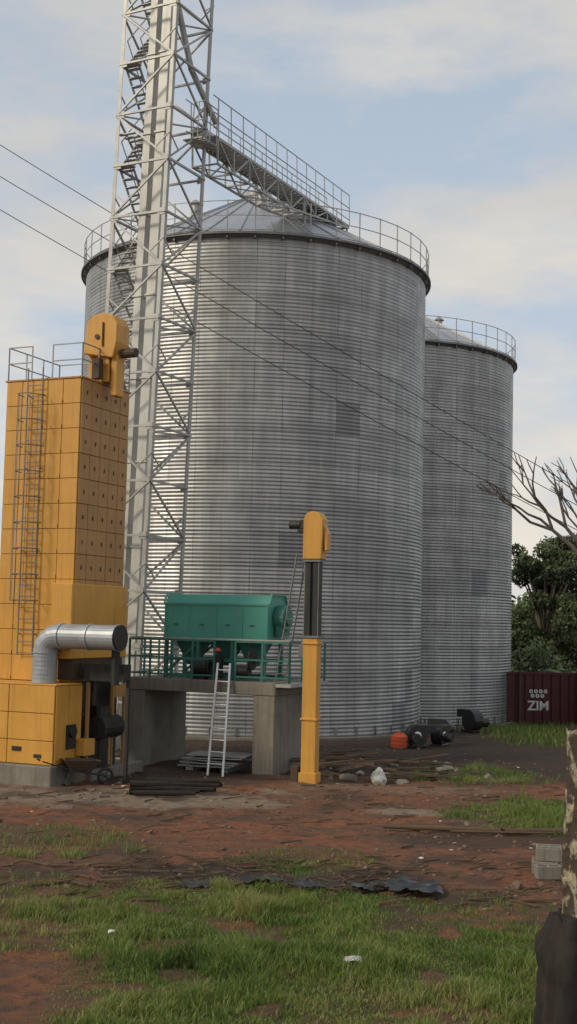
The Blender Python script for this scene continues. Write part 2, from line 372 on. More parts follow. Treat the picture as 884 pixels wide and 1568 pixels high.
# ---------------------------------------------------------------- lattice tower
TW=empty('elevator_lattice_tower')
TW.matrix_world=Matrix.Translation((-4.4,35.35,0))@Matrix.Rotation(.024,4,'Y')@Matrix.Rotation(R(-28.9),4,'Z')
s=.95; bay=1.53; nb=18; top=bay*nb
legs=[(s,-s),(s,s),(-s,s),(-s,-s)]
bm=bmesh.new()
for x,y in legs:
    sx=1 if x>0 else -1; sy=1 if y>0 else -1
    box(bm,(min(x,x-sx*.12),min(y,y-sy*.018),0),(max(x,x-sx*.12),max(y,y-sy*.018),top))
    box(bm,(min(x,x-sx*.018),min(y-sy*.018,y-sy*.12),0),(max(x,x-sx*.018),max(y-sy*.018,y-sy*.12),top))
fin(bm,'legs',M_galv,TW)
bm=bmesh.new()
for i in range(nb+1):
    z=i*bay
    for k in range(4):
        a=legs[k]; b=legs[(k+1)%4]
        beam(bm,(*a,z),(*b,z),.06)
        if i<nb:
            p,q=(a,b) if (i+k)%2 else (b,a)
            beam(bm,(*p,z),(*q,z+bay),.05)
            mx_,my_=(a[0]+b[0])/2,(a[1]+b[1])/2
            beam(bm,(*( (p[0]+mx_)/2,(p[1]+my_)/2),z+bay*.25),(*p,z+bay*.5),.03)
    if i%2==0: beam(bm,(-s,-s,z),(s,s,z),.04)
    if i<nb:
        for x,y in legs:
            sx=1 if x>0 else -1; sy=1 if y>0 else -1
            box(bm,(min(x-sx*.02,x-sx*.26),min(y+sy*.004,y+sy*.012),z-.1),(max(x-sx*.02,x-sx*.26),max(y+sy*.004,y+sy*.012),z+.1))
fin(bm,'bracing',M_galv,TW)
bm=bmesh.new()
for cx_,cy_,w in ((.36,-.45,.15),(-.12,-.42,.12)):
    box(bm,(cx_-w,cy_-.15,.2),(cx_+w,cy_+.15,top+.5))
    for i in range(12):
        z=1+i*2.4; box(bm,(cx_-w-.035,cy_-.185,z),(cx_+w+.035,cy_+.185,z+.05))
fin(bm,'elevator_trunks',M_white,TW)
bm=bmesh.new()
for i in range(1,nb):
    z0=i*bay; a,b=(-.7,.5) if i%2 else (.5,-.7)
    for xx in (-.88,-.42):
        beam(bm,(xx,a-.05,z0),(xx,b-.05,z0+bay),.05)
        tube(bm,(xx,a-.05,z0+.8),(xx,b-.05,z0+bay+.8),.018,5)
    for j in range(8):
        t=(j+.5)/8; y=a+(b-a)*t-.05; z=z0+bay*t
        box(bm,(-.88,y-.07,z),(-.42,y+.07,z+.02))
    e=.18 if b>0 else -.18
    box(bm,(-.9,min(b,b+e),z0+bay-.03),(-.35,max(b,b+e),z0+bay))
fin(bm,'stair_flights',M_galv,TW)
bm=bmesh.new()
box(bm,(-.5,-.75,top+.5),(.7,-.15,top+1.6)); prismY(bm,[(-.5,top+1.6),(.7,top+1.6),(.45,top+2.),(-.25,top+2.)],-.75,-.15)
fin(bm,'elevator_head',M_yel,TW,.02)
bm=bmesh.new()
for zl in (17.8,):
    for j in range(7): box(bm,(-s+.02,-s+.1+j*.26,zl),(-.38,-s+.22+j*.26,zl+.03))
    for j in range(6): box(bm,(.62,.2+j*.13,zl),(s+.35,.29+j*.13,zl+.03))
    for a,b in (((s+.35,.2),(s+.35,s)),((s,.2),(s+.35,.2))):
        for hz in (.55,1.1): tube(bm,(*a,zl+hz),(*b,zl+hz),.018,5)
        for t in (0,.5,1): tube(bm,(a[0]+(b[0]-a[0])*t,a[1]+(b[1]-a[1])*t,zl),(a[0]+(b[0]-a[0])*t,a[1]+(b[1]-a[1])*t,zl+1.1),.018,5)
fin(bm,'landing_platform',M_galv,TW)
bm=bmesh.new()
path(bm,[(.3,-.3,22.5),(.7,.3,20.0),(1.1,1.2,18.6)],.09,10)
path(bm,[(-.2,-.3,12),(-.9,-.9,10.6),(-1.4,-1.2,9.3)],.09,10)
fin(bm,'spouts',M_galv,TW)

# ---------------------------------------------------------------- gallery
GA=empty('conveyor_gallery')
A=Vector((-2.75,36.0,18.2)); B=Vector((1.65,46.3,18.95)); d=(B-A); L=d.length; u=d.normalized(); w=u.cross(Vector((0,0,1))).normalized(); up=w.cross(u)
def gp(t,a,b): return A+u*(t*L)+w*a+up*b
MM=Matrix(((u.x,w.x,up.x,A.x),(u.y,w.y,up.y,A.y),(u.z,w.z,up.z,A.z),(0,0,0,1)))
bm=bmesh.new()
for i in range(40): box(bm,(-.1+i*(L+.1)/40,-.43,-.05),(-.1+(i+.8)*(L+.1)/40,.43,-.02),MM)
fin(bm,'walkway_deck',M_galv,GA)
bm=bmesh.new(); box(bm,(-.1,-.42,.0),(L,-.05,.26),MM)
for i in range(9): box(bm,(i*1.3,-.46,-.01),(i*1.3+.05,-.01,.30),MM)
fin(bm,'conveyor_trough',M_galv,GA)
bm=bmesh.new(); n=13
for sd in (-.46,.46):
    for i in range(n+1):
        t=i/n; tube(bm,gp(t,sd,-.05),gp(t,sd,1.1),.018,5)
    for hz in (1.1,.6,.15): tube(bm,gp(-.03,sd,hz),gp(1,sd,hz),.018,5)
fin(bm,'hand_rails',M_galv,GA)
bm=bmesh.new(); n=10
def dep(t): return -.85 if t<.45 else -.85+(t-.45)/.55*.7
for sd in (-.42,.42):
    for i in range(n):
        t0=i/n;t1=(i+1)/n
        beam(bm,gp(t0,sd,dep(t0)),gp(t1,sd,dep(t1)),.06); beam(bm,gp(t0,sd,-.09),gp(t1,sd,-.09),.06)
        beam(bm,gp(t0,sd,dep(t0)),gp(t0,sd,-.08),.045)
        if i%2: beam(bm,gp(t0,sd,dep(t0)),gp(t1,sd,-.08),.045)
        else: beam(bm,gp(t0,sd,-.08),gp(t1,sd,dep(t1)),.045)
for i in range(n+1):
    t=i/n; beam(bm,gp(t,-.42,dep(t)),gp(t,.42,dep(t)),.045)
    if i<n: beam(bm,gp(t,-.42,dep(t)),gp((i+1)/n,.42,dep((i+1)/n)),.035)
for t in (.62,.99):
    for sd in (-.4,.4):
        p=gp(t,sd,-.1); dd=math.hypot(p.x+1.42,p.y-46.7); zr=16.65+3.4*(1-(dd-.45)/6.)
        beam(bm,p,Vector((p.x,p.y,zr-.05)),.07)
fin(bm,'truss',M_galv,GA)

# ---------------------------------------------------------------- concrete platform + cleaner
O=(-4.17,32.8,0); RZ=R(-23.6)
PL=empty('concrete_platform',O,RZ)
W=4.3; DP=2.5
bm=bmesh.new()
box(bm,(0,0,1.98),(W,DP,2.3))
box(bm,(0.02,.02,-.3),(.56,.5,1.98)); box(bm,(.1,.5,-.3),(.5,DP-.02,1.98))
box(bm,(W-.6,.02,-.3),(W-.02,.5,1.98)); box(bm,(W-.54,.5,-.3),(W-.1,DP-.02,1.98))
box(bm,(-.1,DP-.6,-.3),(.1,DP-.1,2.2))
fin(bm,'slab_and_piers',M_conc,PL,.015)
CL=empty('grain_cleaner',O,RZ)
z0=2.3
bm=bmesh.new(); bx0,bx1=.78,3.78; by=.6
prism(bm,[(by,z0+1.05),(by,z0+1.95),(by+.16,z0+2.2),(by+1.0,z0+2.2),(by+1.16,z0+1.95),(by+1.16,z0+1.05)],bx0,bx1)
fin(bm,'housing',M_green,CL,.015)
bm=bmesh.new()
for xx in (bx0,bx0+.72,bx0+1.5,bx0+2.25,bx1-.04):
    box(bm,(xx,by-.02,z0+1.05),(xx+.04,by-.001,z0+1.93))
box(bm,(bx0-.02,by-.03,z0+1.0),(bx1+.02,by-.004,z0+1.07)); box(bm,(bx0-.02,by-.03,z0+1.92),(bx1+.02,by-.004,z0+1.97))
for xa,xb in ((bx1,bx1+.05),(bx0-.05,bx0)):
    prism(bm,[(by-.02,z0+1.96),(by+.15,z0+2.23),(by+1.01,z0+2.23),(by+1.18,z0+1.96),(by+1.15,z0+1.96),(by+1.0,z0+2.2),(by+.16,z0+2.2),(by+.01,z0+1.96)],xa,xb)
fin(bm,'panel_ribs',M_green,CL)
bm=bmesh.new()
for xx in (bx0+.3,bx0+1.05,bx0+1.8,bx0+2.5):
    box(bm,(xx,by-.035,z0+1.4),(xx+.12,by-.003,z0+1.43))
for xx in (bx0+.05,bx0+1.0,bx0+2.,bx1-.1):
    for yy in (by+.05,by+1.1): beam(bm,(xx,yy,z0),(xx,yy,z0+1.05),.09)
for yy in (by+.05,by+1.1):
    beam(bm,(bx0,yy,z0+.5),(bx1,yy,z0+.5),.08); beam(bm,(bx0,yy,z0+.08),(bx1,yy,z0+.08),.1)
    beam(bm,(bx0,yy,z0+.08),(bx0+1,yy,z0+.95),.05)
for xc in (bx0+.6,bx0+1.6,bx0+2.4):
    a=.38
    v1=[bm.verts.new(p) for p in ((xc-a,by+.15,z0+1.05),(xc+a,by+.15,z0+1.05),(xc+a,by+1.,z0+1.05),(xc-a,by+1.,z0+1.05))]
    v2=[bm.verts.new(p) for p in ((xc-.1,by+.4,z0+.35),(xc+.1,by+.4,z0+.35),(xc+.1,by+.6,z0+.35),(xc-.1,by+.6,z0+.35))]
    for i in range(4): bm.faces.new((v1[i],v1[(i+1)%4],v2[(i+1)%4],v2[i]))
fin(bm,'frame_and_hoppers',M_greend,CL)
bm=bmesh.new()
tube(bm,(bx1+.02,by+.6,z0+1.62),(bx1+.3,by+.6,z0+1.62),.33,20); tube(bm,(bx1+.3,by+.6,z0+1.62),(bx1+.36,by+.6,z0+1.62),.2,16)
box(bm,(bx1+.05,by+.35,z0+1.15),(bx1+.25,by+.85,z0+1.6))
fin(bm,'fan_housing',M_greend,CL,.01)
bm=bmesh.new()
tube(bm,(1.75,.42,z0+.3),(2.2,.42,z0+.3),.17,12); tube(bm,(2.25,.42,z0+.3),(2.29,.42,z0+.3),.22,16); box(bm,(1.8,.3,z0),(2.15,.55,z0+.14))
tube(bm,(2.95,.5,z0+.25),(3.35,.5,z0+.25),.14,12); tube(bm,(3.4,.5,z0+.55),(3.44,.5,z0+.55),.28,18)
box(bm,(2.38,.28,z0+.05),(2.6,.5,z0+.6)); tube(bm,(2.2,.34,z0+.45),(2.4,.34,z0+.5),.06,8); tube(bm,(2.49,.36,z0+.6),(2.49,.36,z0+.74),.1,12)
fin(bm,'drive_motors',M_dark,CL,.01)
bm=bmesh.new(); tube(bm,(2.49,.36,z0+.74),(2.49,.36,z0+.82),.105,12,.05)
fin(bm,'red_motor_cover',M_orange,CL,.01)
PR=empty('platform_guard_rail',O,RZ)
bm=bmesh.new()
def railseg(bm,a,b,z,n,h=1.0):
    for i in range(n+1):
        t=i/n; p=(a[0]+(b[0]-a[0])*t,a[1]+(b[1]-a[1])*t)
        beam(bm,(*p,z),(*p,z+h),.045)
    for hz in (h,h*.55,.12): beam(bm,(*a,z+hz),(*b,z+hz),.04 if hz<h else .05)
railseg(bm,(.06,.06),(2.55,.06),z0,4); railseg(bm,(3.15,.06),(W+.35,.06),z0,2)
railseg(bm,(W+.35,.06),(W+.35,DP-.1),z0,3); railseg(bm,(.06,.06),(.06,DP-.1),z0,3)
fin(bm,'green_rails',M_greend,PR)
bm=bmesh.new(); box(bm,(W+.004,0,2.2),(W+.42,DP,2.28)); beam(bm,(.06,.05,z0+1.05),(W+.35,.05,z0+1.05),.035)
fin(bm,'light_top_rail',M_galv,PR)

LD=empty('aluminium_ladder',O,RZ)
bm=bmesh.new()
a=Vector((3.0,-.6,0)); b=Vector((2.88,-.03,2.75))
for sd in (-.19,.19): beam(bm,a+Vector((sd*1.1,0,0)),b+Vector((sd*.9,0,0)),.05)
for i in range(1,10):
    p=a.lerp(b,i/9.6); tube(bm,p-Vector((.19,0,0)),p+Vector((.19,0,0)),.018,6)
fin(bm,'rails_and_rungs',M_alu,LD)
SL=empty('steel_access_ladder')
bm=bmesh.new(); a=Vector((-.12,31.6,2.3)); b=Vector((.36,30.35,5.5)); sd=Vector((.93,.36,0)).normalized()*.13
for k in (-1,1): beam(bm,a+sd*k,b+sd*k,.03)
for i in range(1,14):
    p=a.lerp(b,i/14); tube(bm,p-sd,p+sd,.011,5)
fin(bm,'stringers_and_rungs',M_galv,SL)

SP=empty('steel_sheet_stack',O,RZ)
bm=bmesh.new()
for i in range(5):
    M=Matrix.Translation((2.4+.06*i,.45,.12+.07*i))@Matrix.Rotation(.06*(i-2),4,'Z')@Matrix.Rotation(.03*(i%3-1),4,'Y')
    box(bm,(-.8,-.45,0),(.8,.5,.03),M)
box(bm,(1.8,.1,0),(2.0,.8,.12)); box(bm,(2.8,.1,0),(3.0,.8,.12))
fin(bm,'sheets',M_galv,SP)

# ---------------------------------------------------------------- yellow bucket elevator
EL=empty('bucket_elevator',(.64,29.95,0),R(-20))
bm=bmesh.new()
box(bm,(-.18,-.15,0),(.18,.15,3.45))
for z in (.02,1.5,3.3): box(bm,(-.21,-.18,z),(.21,.18,z+.06))
box(bm,(-.22,-.19,0),(.22,.19,.28))
fin(bm,'lower_trunk',M_yel,EL,.012)
bm=bmesh.new()
box(bm,(-.18,-.14,3.46),(-.03,.14,5.34)); box(bm,(.03,-.14,3.46),(.18,.14,5.34))
fin(bm,'upper_trunk',M_dark,EL,.008)
bm=bmesh.new()
for z in (3.46,5.28): box(bm,(-.215,-.18,z),(.215,.18,z+.05))
for xx in (-.185,.165): box(bm,(xx,-.146,3.5),(xx+.02,-.141,5.28))
fin(bm,'trunk_flanges',M_galvd,EL)
bm=bmesh.new()
prismY(bm,[(-.22,5.34),(.24,5.34),(.27,5.9),(.27,6.3),(.18,6.46),(.02,6.5),(-.14,6.46),(-.22,6.3)],-.2,.2)
prismY(bm,[(.27,6.2),(.38,5.95),(.38,5.55),(.3,5.55),(.27,5.8)],-.12,.12)
fin(bm,'head',M_yel,EL,.015)
bm=bmesh.new()
tube(bm,(-.62,-.05,6.18),(-.33,-.05,6.18),.1,12); box(bm,(-.33,-.13,6.08),(-.22,.05,6.3)); box(bm,(-.4,-.12,6.0),(-.22,.03,6.06))
fin(bm,'drive_motor',M_dark,EL,.008)
bm=bmesh.new(); path(bm,[(-.24,0,6.0),(-.35,.2,5.0),(-.6,.6,4.1),(-.9,1.1,3.3)],.012,5)
box(bm,(-.32,-.08,3.0),(-.2,.02,3.3))
fin(bm,'cable_conduit',M_galvd,EL)
bm=bmesh.new(); box(bm,(-.42,-.2,0),(-.225,.15,.42)); box(bm,(-.5,.2,0),(-.2,.5,.3))
fin(bm,'boot_inlet',M_rust,EL,.02)

# ---------------------------------------------------------------- dryer
C=(-5.05,29.5,0)
DR=empty('grain_dryer',C,RZ)
wx=2.14; wy=2.19; zb=2.3; zt=9.57
bm=bmesh.new(); box(bm,(-wx,0,zb),(0,wy,zt)); fin(bm,'core',M_yeld,DR)
rows=12; ph=(zt-zb)/rows
cols=[-wx,-1.68,-1.06,-.5,0]
bm=bmesh.new()
for i in range(rows):
    a=zb+i*ph
    for j in range(4):
        o_=random.uniform(-.006,.006)
        box(bm,(cols[j]+.006,-.03+o_,a+.006),(cols[j+1]-.006,.005,a+ph-.006))
        box(bm,(cols[j]+.006,wy-.005,a+.006),(cols[j+1]-.006,wy+.03,a+ph-.006))
fin(bm,'front_panels',M_yel,DR,.005)
bm=bmesh.new()
for i in range(rows):
    a=zb+i*ph
    for j in range(5):
        y0=j*wy/5; y1=(j+1)*wy/5
        box(bm,(-.005,y0+.007,a+.007),(.03+random.uniform(-.006,.006),y1-.007,a+ph-.007))
        box(bm,(-wx-.03,y0+.007,a+.007),(-wx+.005,y1-.007,a+ph-.007))
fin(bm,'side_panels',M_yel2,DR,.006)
bm=bmesh.new()
for i in range(rows):
    a=zb+i*ph
    for j in range(5):
        yc=(j+.5)*wy/5
        box(bm,(.035,yc-.012,a+.24),(.05,yc+.012,a+.34))
for i in range(rows):
    for j in (1,2,3): box(bm,(cols[j]-.012,-.042,zb+i*ph+.02),(cols[j]+.004,-.038,zb+i*ph+.1))
fin(bm,'latches',M_rust,DR)
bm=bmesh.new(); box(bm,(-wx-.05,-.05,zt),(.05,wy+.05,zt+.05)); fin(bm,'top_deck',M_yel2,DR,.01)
bm=bmesh.new()
def rl(bm,a,b,z,n):
    for i in range(n+1):
        t=i/n; p=(a[0]+(b[0]-a[0])*t,a[1]+(b[1]-a[1])*t); tube(bm,(*p,z),(*p,z+.82),.018,5)
    for hz in (.82,.42): tube(bm,(*a,z+hz),(*b,z+hz),.018,5)
zz=zt+.05
rl(bm,(-wx,0),(-1.45,0),zz,1); rl(bm,(-.85,0),(0,0),zz,1); rl(bm,(0,0),(0,wy),zz,3); rl(bm,(-wx,0),(-wx,wy),zz,3); rl(bm,(-wx,wy),(0,wy),zz,3)
fin(bm,'top_rail',M_galv,DR)
bm=bmesh.new()
lx0,lx1=-1.45,-1.02
for xx in (lx0,lx1): tube(bm,(xx,-.14,2.9),(xx,-.14,zt+.3),.018,6)
z=2.95
while z<zt+.1: tube(bm,(lx0,-.14,z),(lx1,-.14,z),.012,5); z+=.27
xc=(lx0+lx1)/2; zs=[4.2+.62*i for i in range(9)]
def cage(a,z): return (xc+.31*math.sin(a),-.16-.5*max(0,math.cos(a)) if abs(a)<1.57 else -.14,z)
angs=[-1.57,-1.1,-.6,0,.6,1.1,1.57]
for zc in zs: path(bm,[cage(a_,zc) for a_ in angs],.014,5)
for a_ in angs[1:-1]: tube(bm,cage(a_,zs[0]),cage(a_,zs[-1]),.009,4)
for z in (3.4,5.4,7.4,9.2):
    for xx in (lx0,lx1): tube(bm,(xx,-.14,z),(xx,0,z),.015,5)
fin(bm,'caged_ladder',M_galvd,DR)
bm=bmesh.new()
box(bm,(-.42,-.3,2.85),(.16,wy+.04,4.62))
fin(bm,'air_plenum',M_yel,DR,.02)
bm=bmesh.new()
box(bm,(-.3,-.1,2.35),(.12,wy-.1,2.84))
for yy in (.2,.7,1.2,1.7): box(bm,(.12,yy,2.45),(.16,yy+.35,2.75))
for x_,y_ in ((-wx+.1,.1),(-.08,.12),(-wx+.1,wy-.1),(-.08,wy-.12),(-.08,wy*.5)): beam(bm,(x_,y_,0),(x_,y_,zb),.14)
for z in (.6,1.5): beam(bm,(-wx+.1,wy-.1,z),(-.08,wy-.1,z),.08); beam(bm,(-.08,.1,z),(-.08,wy-.1,z),.08)
fin(bm,'support_frame',M_rust,DR)
bm=bmesh.new()
v1=[bm.verts.new(p) for p in ((-wx+.1,.15,zb),(-.1,.15,zb),(-.1,wy-.15,zb),(-wx+.1,wy-.15,zb))]
v2=[bm.verts.new(p) for p in ((-1.3,.9,1.0),(-.9,.9,1.),(-.9,1.3,1.),(-1.3,1.3,1.))]
for i in range(4): bm.faces.new((v1[i],v1[(i+1)%4],v2[(i+1)%4],v2[i]))
tube(bm,(.25,1.0,.0),(.25,1.0,1.7),.2,12); box(bm,(-.3,.4,.2),(.3,1.6,.9)); tube(bm,(.3,.7,1.2),(.3,1.6,1.2),.28,14)
box(bm,(-.25,.3,.9),(-.05,2.0,2.3))
fin(bm,'discharge_hopper_and_fan',M_dark,DR)
bm=bmesh.new()
for y_ in (.25,1.35,1.9): beam(bm,(.34,y_,0),(.34,y_,2.3),.07)
box(bm,(.36,.9,.3),(.42,1.2,1.1)); box(bm,(.3,1.4,1.9),(.38,2.1,2.2))
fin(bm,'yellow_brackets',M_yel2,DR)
bm=bmesh.new(); box(bm,(-2.6,-.976,.46),(.26,0.1,2.25)); fin(bm,'burner_core',M_yeld,DR)
bm=bmesh.new()
xs_=[-2.6,-1.75,-1.0,.26]; zs_=[.46,1.0,1.62,2.25]
for j in range(3):
    for k in range(3): box(bm,(xs_[j]+.007,-1.01,zs_[k]+.007),(xs_[j+1]-.007,-.97,zs_[k+1]-.007))
for j in range(2):
    y0=-.976+j*.535; box(bm,(.25,y0+.01,.47),(.29,y0+.525,2.24))
box(bm,(-2.62,-1.0,2.25),(.28,.08,2.29))
box(bm,(.3,-.15,.62),(.55,.3,1.0))
fin(bm,'burner_panels',M_yel,DR,.01)
bm=bmesh.new()
box(bm,(-.25,-1.025,.62),(-.05,-1.011,.7)); box(bm,(-.85,-1.03,.75),(-.6,-1.011,.85)); box(bm,(.29,-.55,.8),(.34,-.2,1.35)); tube(bm,(.3,-.4,1.2),(.42,-.4,1.2),.13,12)
fin(bm,'burner_fittings',M_dark,DR)
bm=bmesh.new(); box(bm,(-3.2,-1.2,-.3),(.35,.25,.455)); box(bm,(-3.2,.25,-.3),(.5,wy+.5,.25))
fin(bm,'concrete_pad',M_conc,DR,.02)
def sweep(pts,r,name,mat,parent,seg=24):
    bm=bmesh.new(); rings=[]
    for i,p in enumerate(pts):
        p=Vector(p); a=Vector(pts[max(0,i-1)]); b=Vector(pts[min(len(pts)-1,i+1)]); t=(b-a).normalized()
        yv=Vector((0,1,0)); xv=yv.cross(t).normalized(); yv=t.cross(xv).normalized()
        rings.append([bm.verts.new(p+xv*(r*math.cos(2*math.pi*k/seg))+yv*(r*math.sin(2*math.pi*k/seg))) for k in range(seg)])
    for a,b in zip(rings[:-1],rings[1:]):
        for k in range(seg): bm.faces.new((a[k],a[(k+1)%seg],b[(k+1)%seg],b[k]))
    bm.faces.new(rings[-1]); return fin(bm,name,mat,parent,smooth=False)
dx_=-.36
pts=[(dx_,-.55,2.28),(dx_,-.55,2.7),(dx_,-.55,3.0)]
for k in range(1,5):
    a=k/4*math.pi/2; pts.append((dx_+.36*(1-math.cos(a)),-.55,3.02+.36*math.sin(a)))
pts+= [(.5,-.55,3.38),(1.1,-.55,3.38),(1.62,-.55,3.38)]
sweep(pts,.285,'exhaust_duct',M_duct,DR)
bm=bmesh.new()
for xx in (.08,.85,1.58): tube(bm,(xx,-.55,3.38),(xx+.04,-.55,3.38),.31,24)
for z in [2.3+.1*k for k in range(7)]+[2.98]: tube(bm,(dx_,-.55,z),(dx_,-.55,z+.02),.295 if z>2.31 and z<2.95 else .31,24)
fin(bm,'duct_flanges',M_duct,DR)
bm=bmesh.new(); tube(bm,(1.625,-.55,3.38),(1.68,-.55,3.38),.26,20,.3); tube(bm,(1.4,-.3,2.3),(1.4,-.3,3.1),.1,10)
beam(bm,(1.4,.3,0),(1.4,.3,2.4),.08); box(bm,(.3,.1,2.35),(1.4,.4,2.75))
fin(bm,'duct_end_fan',M_dark,DR)
bm=bmesh.new(); hx,hy=.02,1.05
prismY(bm,[(hx-.5,10.35),(hx+.35,10.2),(hx+.45,10.6),(hx+.45,11.05),(hx+.32,11.27),(hx+.05,11.35),(hx-.25,11.3),(hx-.42,11.15),(hx-.46,10.8)],hy-.3,hy+.3)
box(bm,(hx-.15,hy-.2,zt+.06),(hx+.2,hy+.2,10.25)); box(bm,(hx-.46,hy-.1,zt+.06),(hx-.34,hy+.1,10.4))
box(bm,(hx+.24,hy-.18,zt-.3),(hx+.42,hy+.18,10.3))
fin(bm,'elevator_head',M_yel,DR,.02)
bm=bmesh.new(); tube(bm,(hx+.45,hy,10.35),(hx+.85,hy,10.35),.12,12); box(bm,(hx+.05,hy-.34,10.5),(hx+.08,hy-.3,11.1)); tube(bm,(hx-.1,hy-.34,10.75),(hx-.1,hy-.3,10.75),.06,10)
box(bm,(hx-.1,hy-.5,zt+.1),(hx+.1,hy-.3,zt+.6))
fin(bm,'head_motor',M_rust,DR)

# wheelbarrow
WBR=empty('wheelbarrow',(-4.62,28.75,0),R(25)); g0=float(gz(-4.62,28.75)); WBR.location.z=g0
bm=bmesh.new()
lo=[(-.22,-.16,.38),(.22,-.13,.34),(.22,.13,.34),(-.22,.16,.38)]; hi=[(-.42,-.3,.62),(.42,-.24,.58),(.42,.24,.58),(-.42,.3,.62)]
vl=[bm.verts.new(p) for p in lo]; vh=[bm.verts.new(p) for p in hi]
bm.faces.new(vl)
for i in range(4): bm.faces.new((vl[i],vl[(i+1)%4],vh[(i+1)%4],vh[i]))
o=fin(bm,'tray',M_rust,WBR); md=o.modifiers.new('t','SOLIDIFY'); md.thickness=.012
bm=bmesh.new()
for k in (-1,1):
    path(bm,[(-.95,.26*k,.6),(-.2,.2*k,.36),(.6,.05*k,.2)],.018,6); path(bm,[(-.3,.2*k,.37),(-.35,.22*k,.0)],.016,6); tube(bm,(-.35,.22*k,.02),(-.2,.2*k,.36),.012,6)
tube(bm,(-.35,-.22,.03),(-.35,.22,.03),.014,6)
fin(bm,'frame_handles_legs',M_dark,WBR)
bm=bmesh.new()
for i in range(20):
    a=2*math.pi*i/20;b=2*math.pi*(i+1)/20; tube(bm,(.6+.17*math.cos(a),0,.2+.17*math.sin(a)),(.6+.17*math.cos(b),0,.2+.17*math.sin(b)),.035,7)
tube(bm,(.6,-.05,.2),(.6,.05,.2),.03,8)
for i in range(5): a=i*1.257; tube(bm,(.6,0,.2),(.6+.15*math.cos(a),0,.2+.15*math.sin(a)),.01,5)
fin(bm,'wheel',M_black,WBR)

# ---------------------------------------------------------------- wires
def wire(name,p0,p1,sag):
    bm=bmesh.new(); p0=Vector(p0);p1=Vector(p1); pts=[]
    for i in range(25):
        t=i/24; p=p0.lerp(p1,t); p.z-=4*sag*t*(1-t); pts.append(p)
    path(bm,pts,.013,5); fin(bm,name,M_wire)
for k,(za,zb_) in enumerate(((21.0,5.1),(19.9,4.7),(18.8,4.0))):
    wire('power_line',(-13.5,37.6,za),(15.,39.3,zb_),.25)

# ---------------------------------------------------------------- wall
WL=empty('boundary_wall',(0,0,0))
bm=bmesh.new()
Mw=Matrix.Translation((9.5,55.5,-.6))@Matrix.Rotation(R(4),4,'Z')
n=60
for i in range(n):
    x=i*.4; box(bm,(x,0,0),(x+.33,.06,2.35),Mw)
box(bm,(0,.06,0),(n*.4,.12,2.33),Mw); box(bm,(0,-.03,2.3),(n*.4,.14,2.42),Mw)
fin(bm,'sheet_panels',M_wall,WL)
bm=bmesh.new()
for i in range(9): box(bm,(i*2.6+.9,-.12,0),(i*2.6+1.0,-.01,2.5),Mw)
fin(bm,'posts',M_rust,WL)
def text(body,size,x,z):
    cu=bpy.data.curves.new('painted_letters','FONT'); cu.body=body; cu.size=size; cu.extrude=.004; cu.offset=.012
    o=bpy.data.objects.new('painted_letters',cu); coll.objects.link(o); bpy.context.view_layer.update()
    dg=bpy.context.evaluated_depsgraph_get(); me=bpy.data.meshes.new_from_object(o.evaluated_get(dg)); bpy.data.objects.remove(o)
    o=bpy.data.objects.new('painted_letters',me); coll.objects.link(o); me.materials.clear(); me.materials.append(M_whitep); o.parent=WL
    o.matrix_world=Mw@Matrix.Translation((x,-.012,z))@Matrix.Rotation(R(90),4,'X')
text('ZIM',.58,1.3,.75); text('\u00b0\u00b0\u00b0\u00b0',.55,1.35,1.25); text('\u00b0\u00b0\u00b0',.55,1.42,1.05)
GT=empty('metal_gate',(12.75,52.,-.5),R(12))
bm=bmesh.new()
for i in range(12): box(bm,(i*.3,0,.1),(i*.3+.26,.05,2.3))
for z in (.2,1.2,2.2): box(bm,(0,-.04,z),(3.6,0,z+.08))
box(bm,(-.1,-.05,0),(0,.08,2.5)); box(bm,(3.6,-.05,0),(3.7,.08,2.5))
fin(bm,'gate_leaf',M_wall,GT)

# ---------------------------------------------------------------- trees
def leafcloud(name,centres,radii,per,size,parent,mat=M_leaf,flat=.8):
    V=[];T=[]
    for c,r in zip(centres,radii):
        n=int(per*r*r)
        d_=rng.normal(size=(n,3)); d_/=np.linalg.norm(d_,axis=1)[:,None]
        rad=r*rng.uniform(.35,1.05,n)**.6*(1+.25*np.sin(d_[:,0]*5+c[0])*np.cos(d_[:,1]*4))
        p=np.array(c)+d_*rad[:,None]*np.array([1,1,flat])
        a=rng.normal(size=(n,3)); a/=np.linalg.norm(a,axis=1)[:,None]
        b=np.cross(a,rng.normal(size=(n,3))); b/=np.linalg.norm(b,axis=1)[:,None]
        s_=size*rng.uniform(.5,1.4,n)[:,None]
        q=np.stack([p-a*s_,p-b*s_*.5,p+a*s_,p+b*s_*.5],1)
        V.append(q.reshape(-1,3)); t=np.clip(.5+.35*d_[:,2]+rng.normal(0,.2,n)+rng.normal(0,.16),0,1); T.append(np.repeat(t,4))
    V=np.concatenate(V);T=np.concatenate(T); F=np.arange(len(V)).reshape(-1,4)
    return npmesh(name,V,F,mat,T,parent)
def tree(x,y,h,w,zg=-.55,nc=20,fr=(.2,.36)):
    E=empty('broadleaf_tree'); bm=bmesh.new(); base=Vector((x,y,zg))
    fork=base+Vector((rng.uniform(-.3,.3),0,h*.3)); tube(bm,base,fork,.28,10,.2)
    cs=[];rs=[]
    for i in range(nc):
        a=rng.uniform(0,6.28); rr=w*rng.uniform(.1,1)**.7; z=h*rng.uniform(.3,.92)*(1-.16*rr/w)
        c=base+Vector((rr*math.cos(a),rr*math.sin(a),z)); mid=fork.lerp(c,.5)+Vector((0,0,.3))
        tube(bm,fork,mid,.12,6,.07); tube(bm,mid,c,.07,6,.02)
        cs.append(tuple(c)); rs.append(w*rng.uniform(*fr))
    fin(bm,'trunk_and_limbs',M_bark,E)
    leafcloud('crown',cs,rs,750,.13,E)
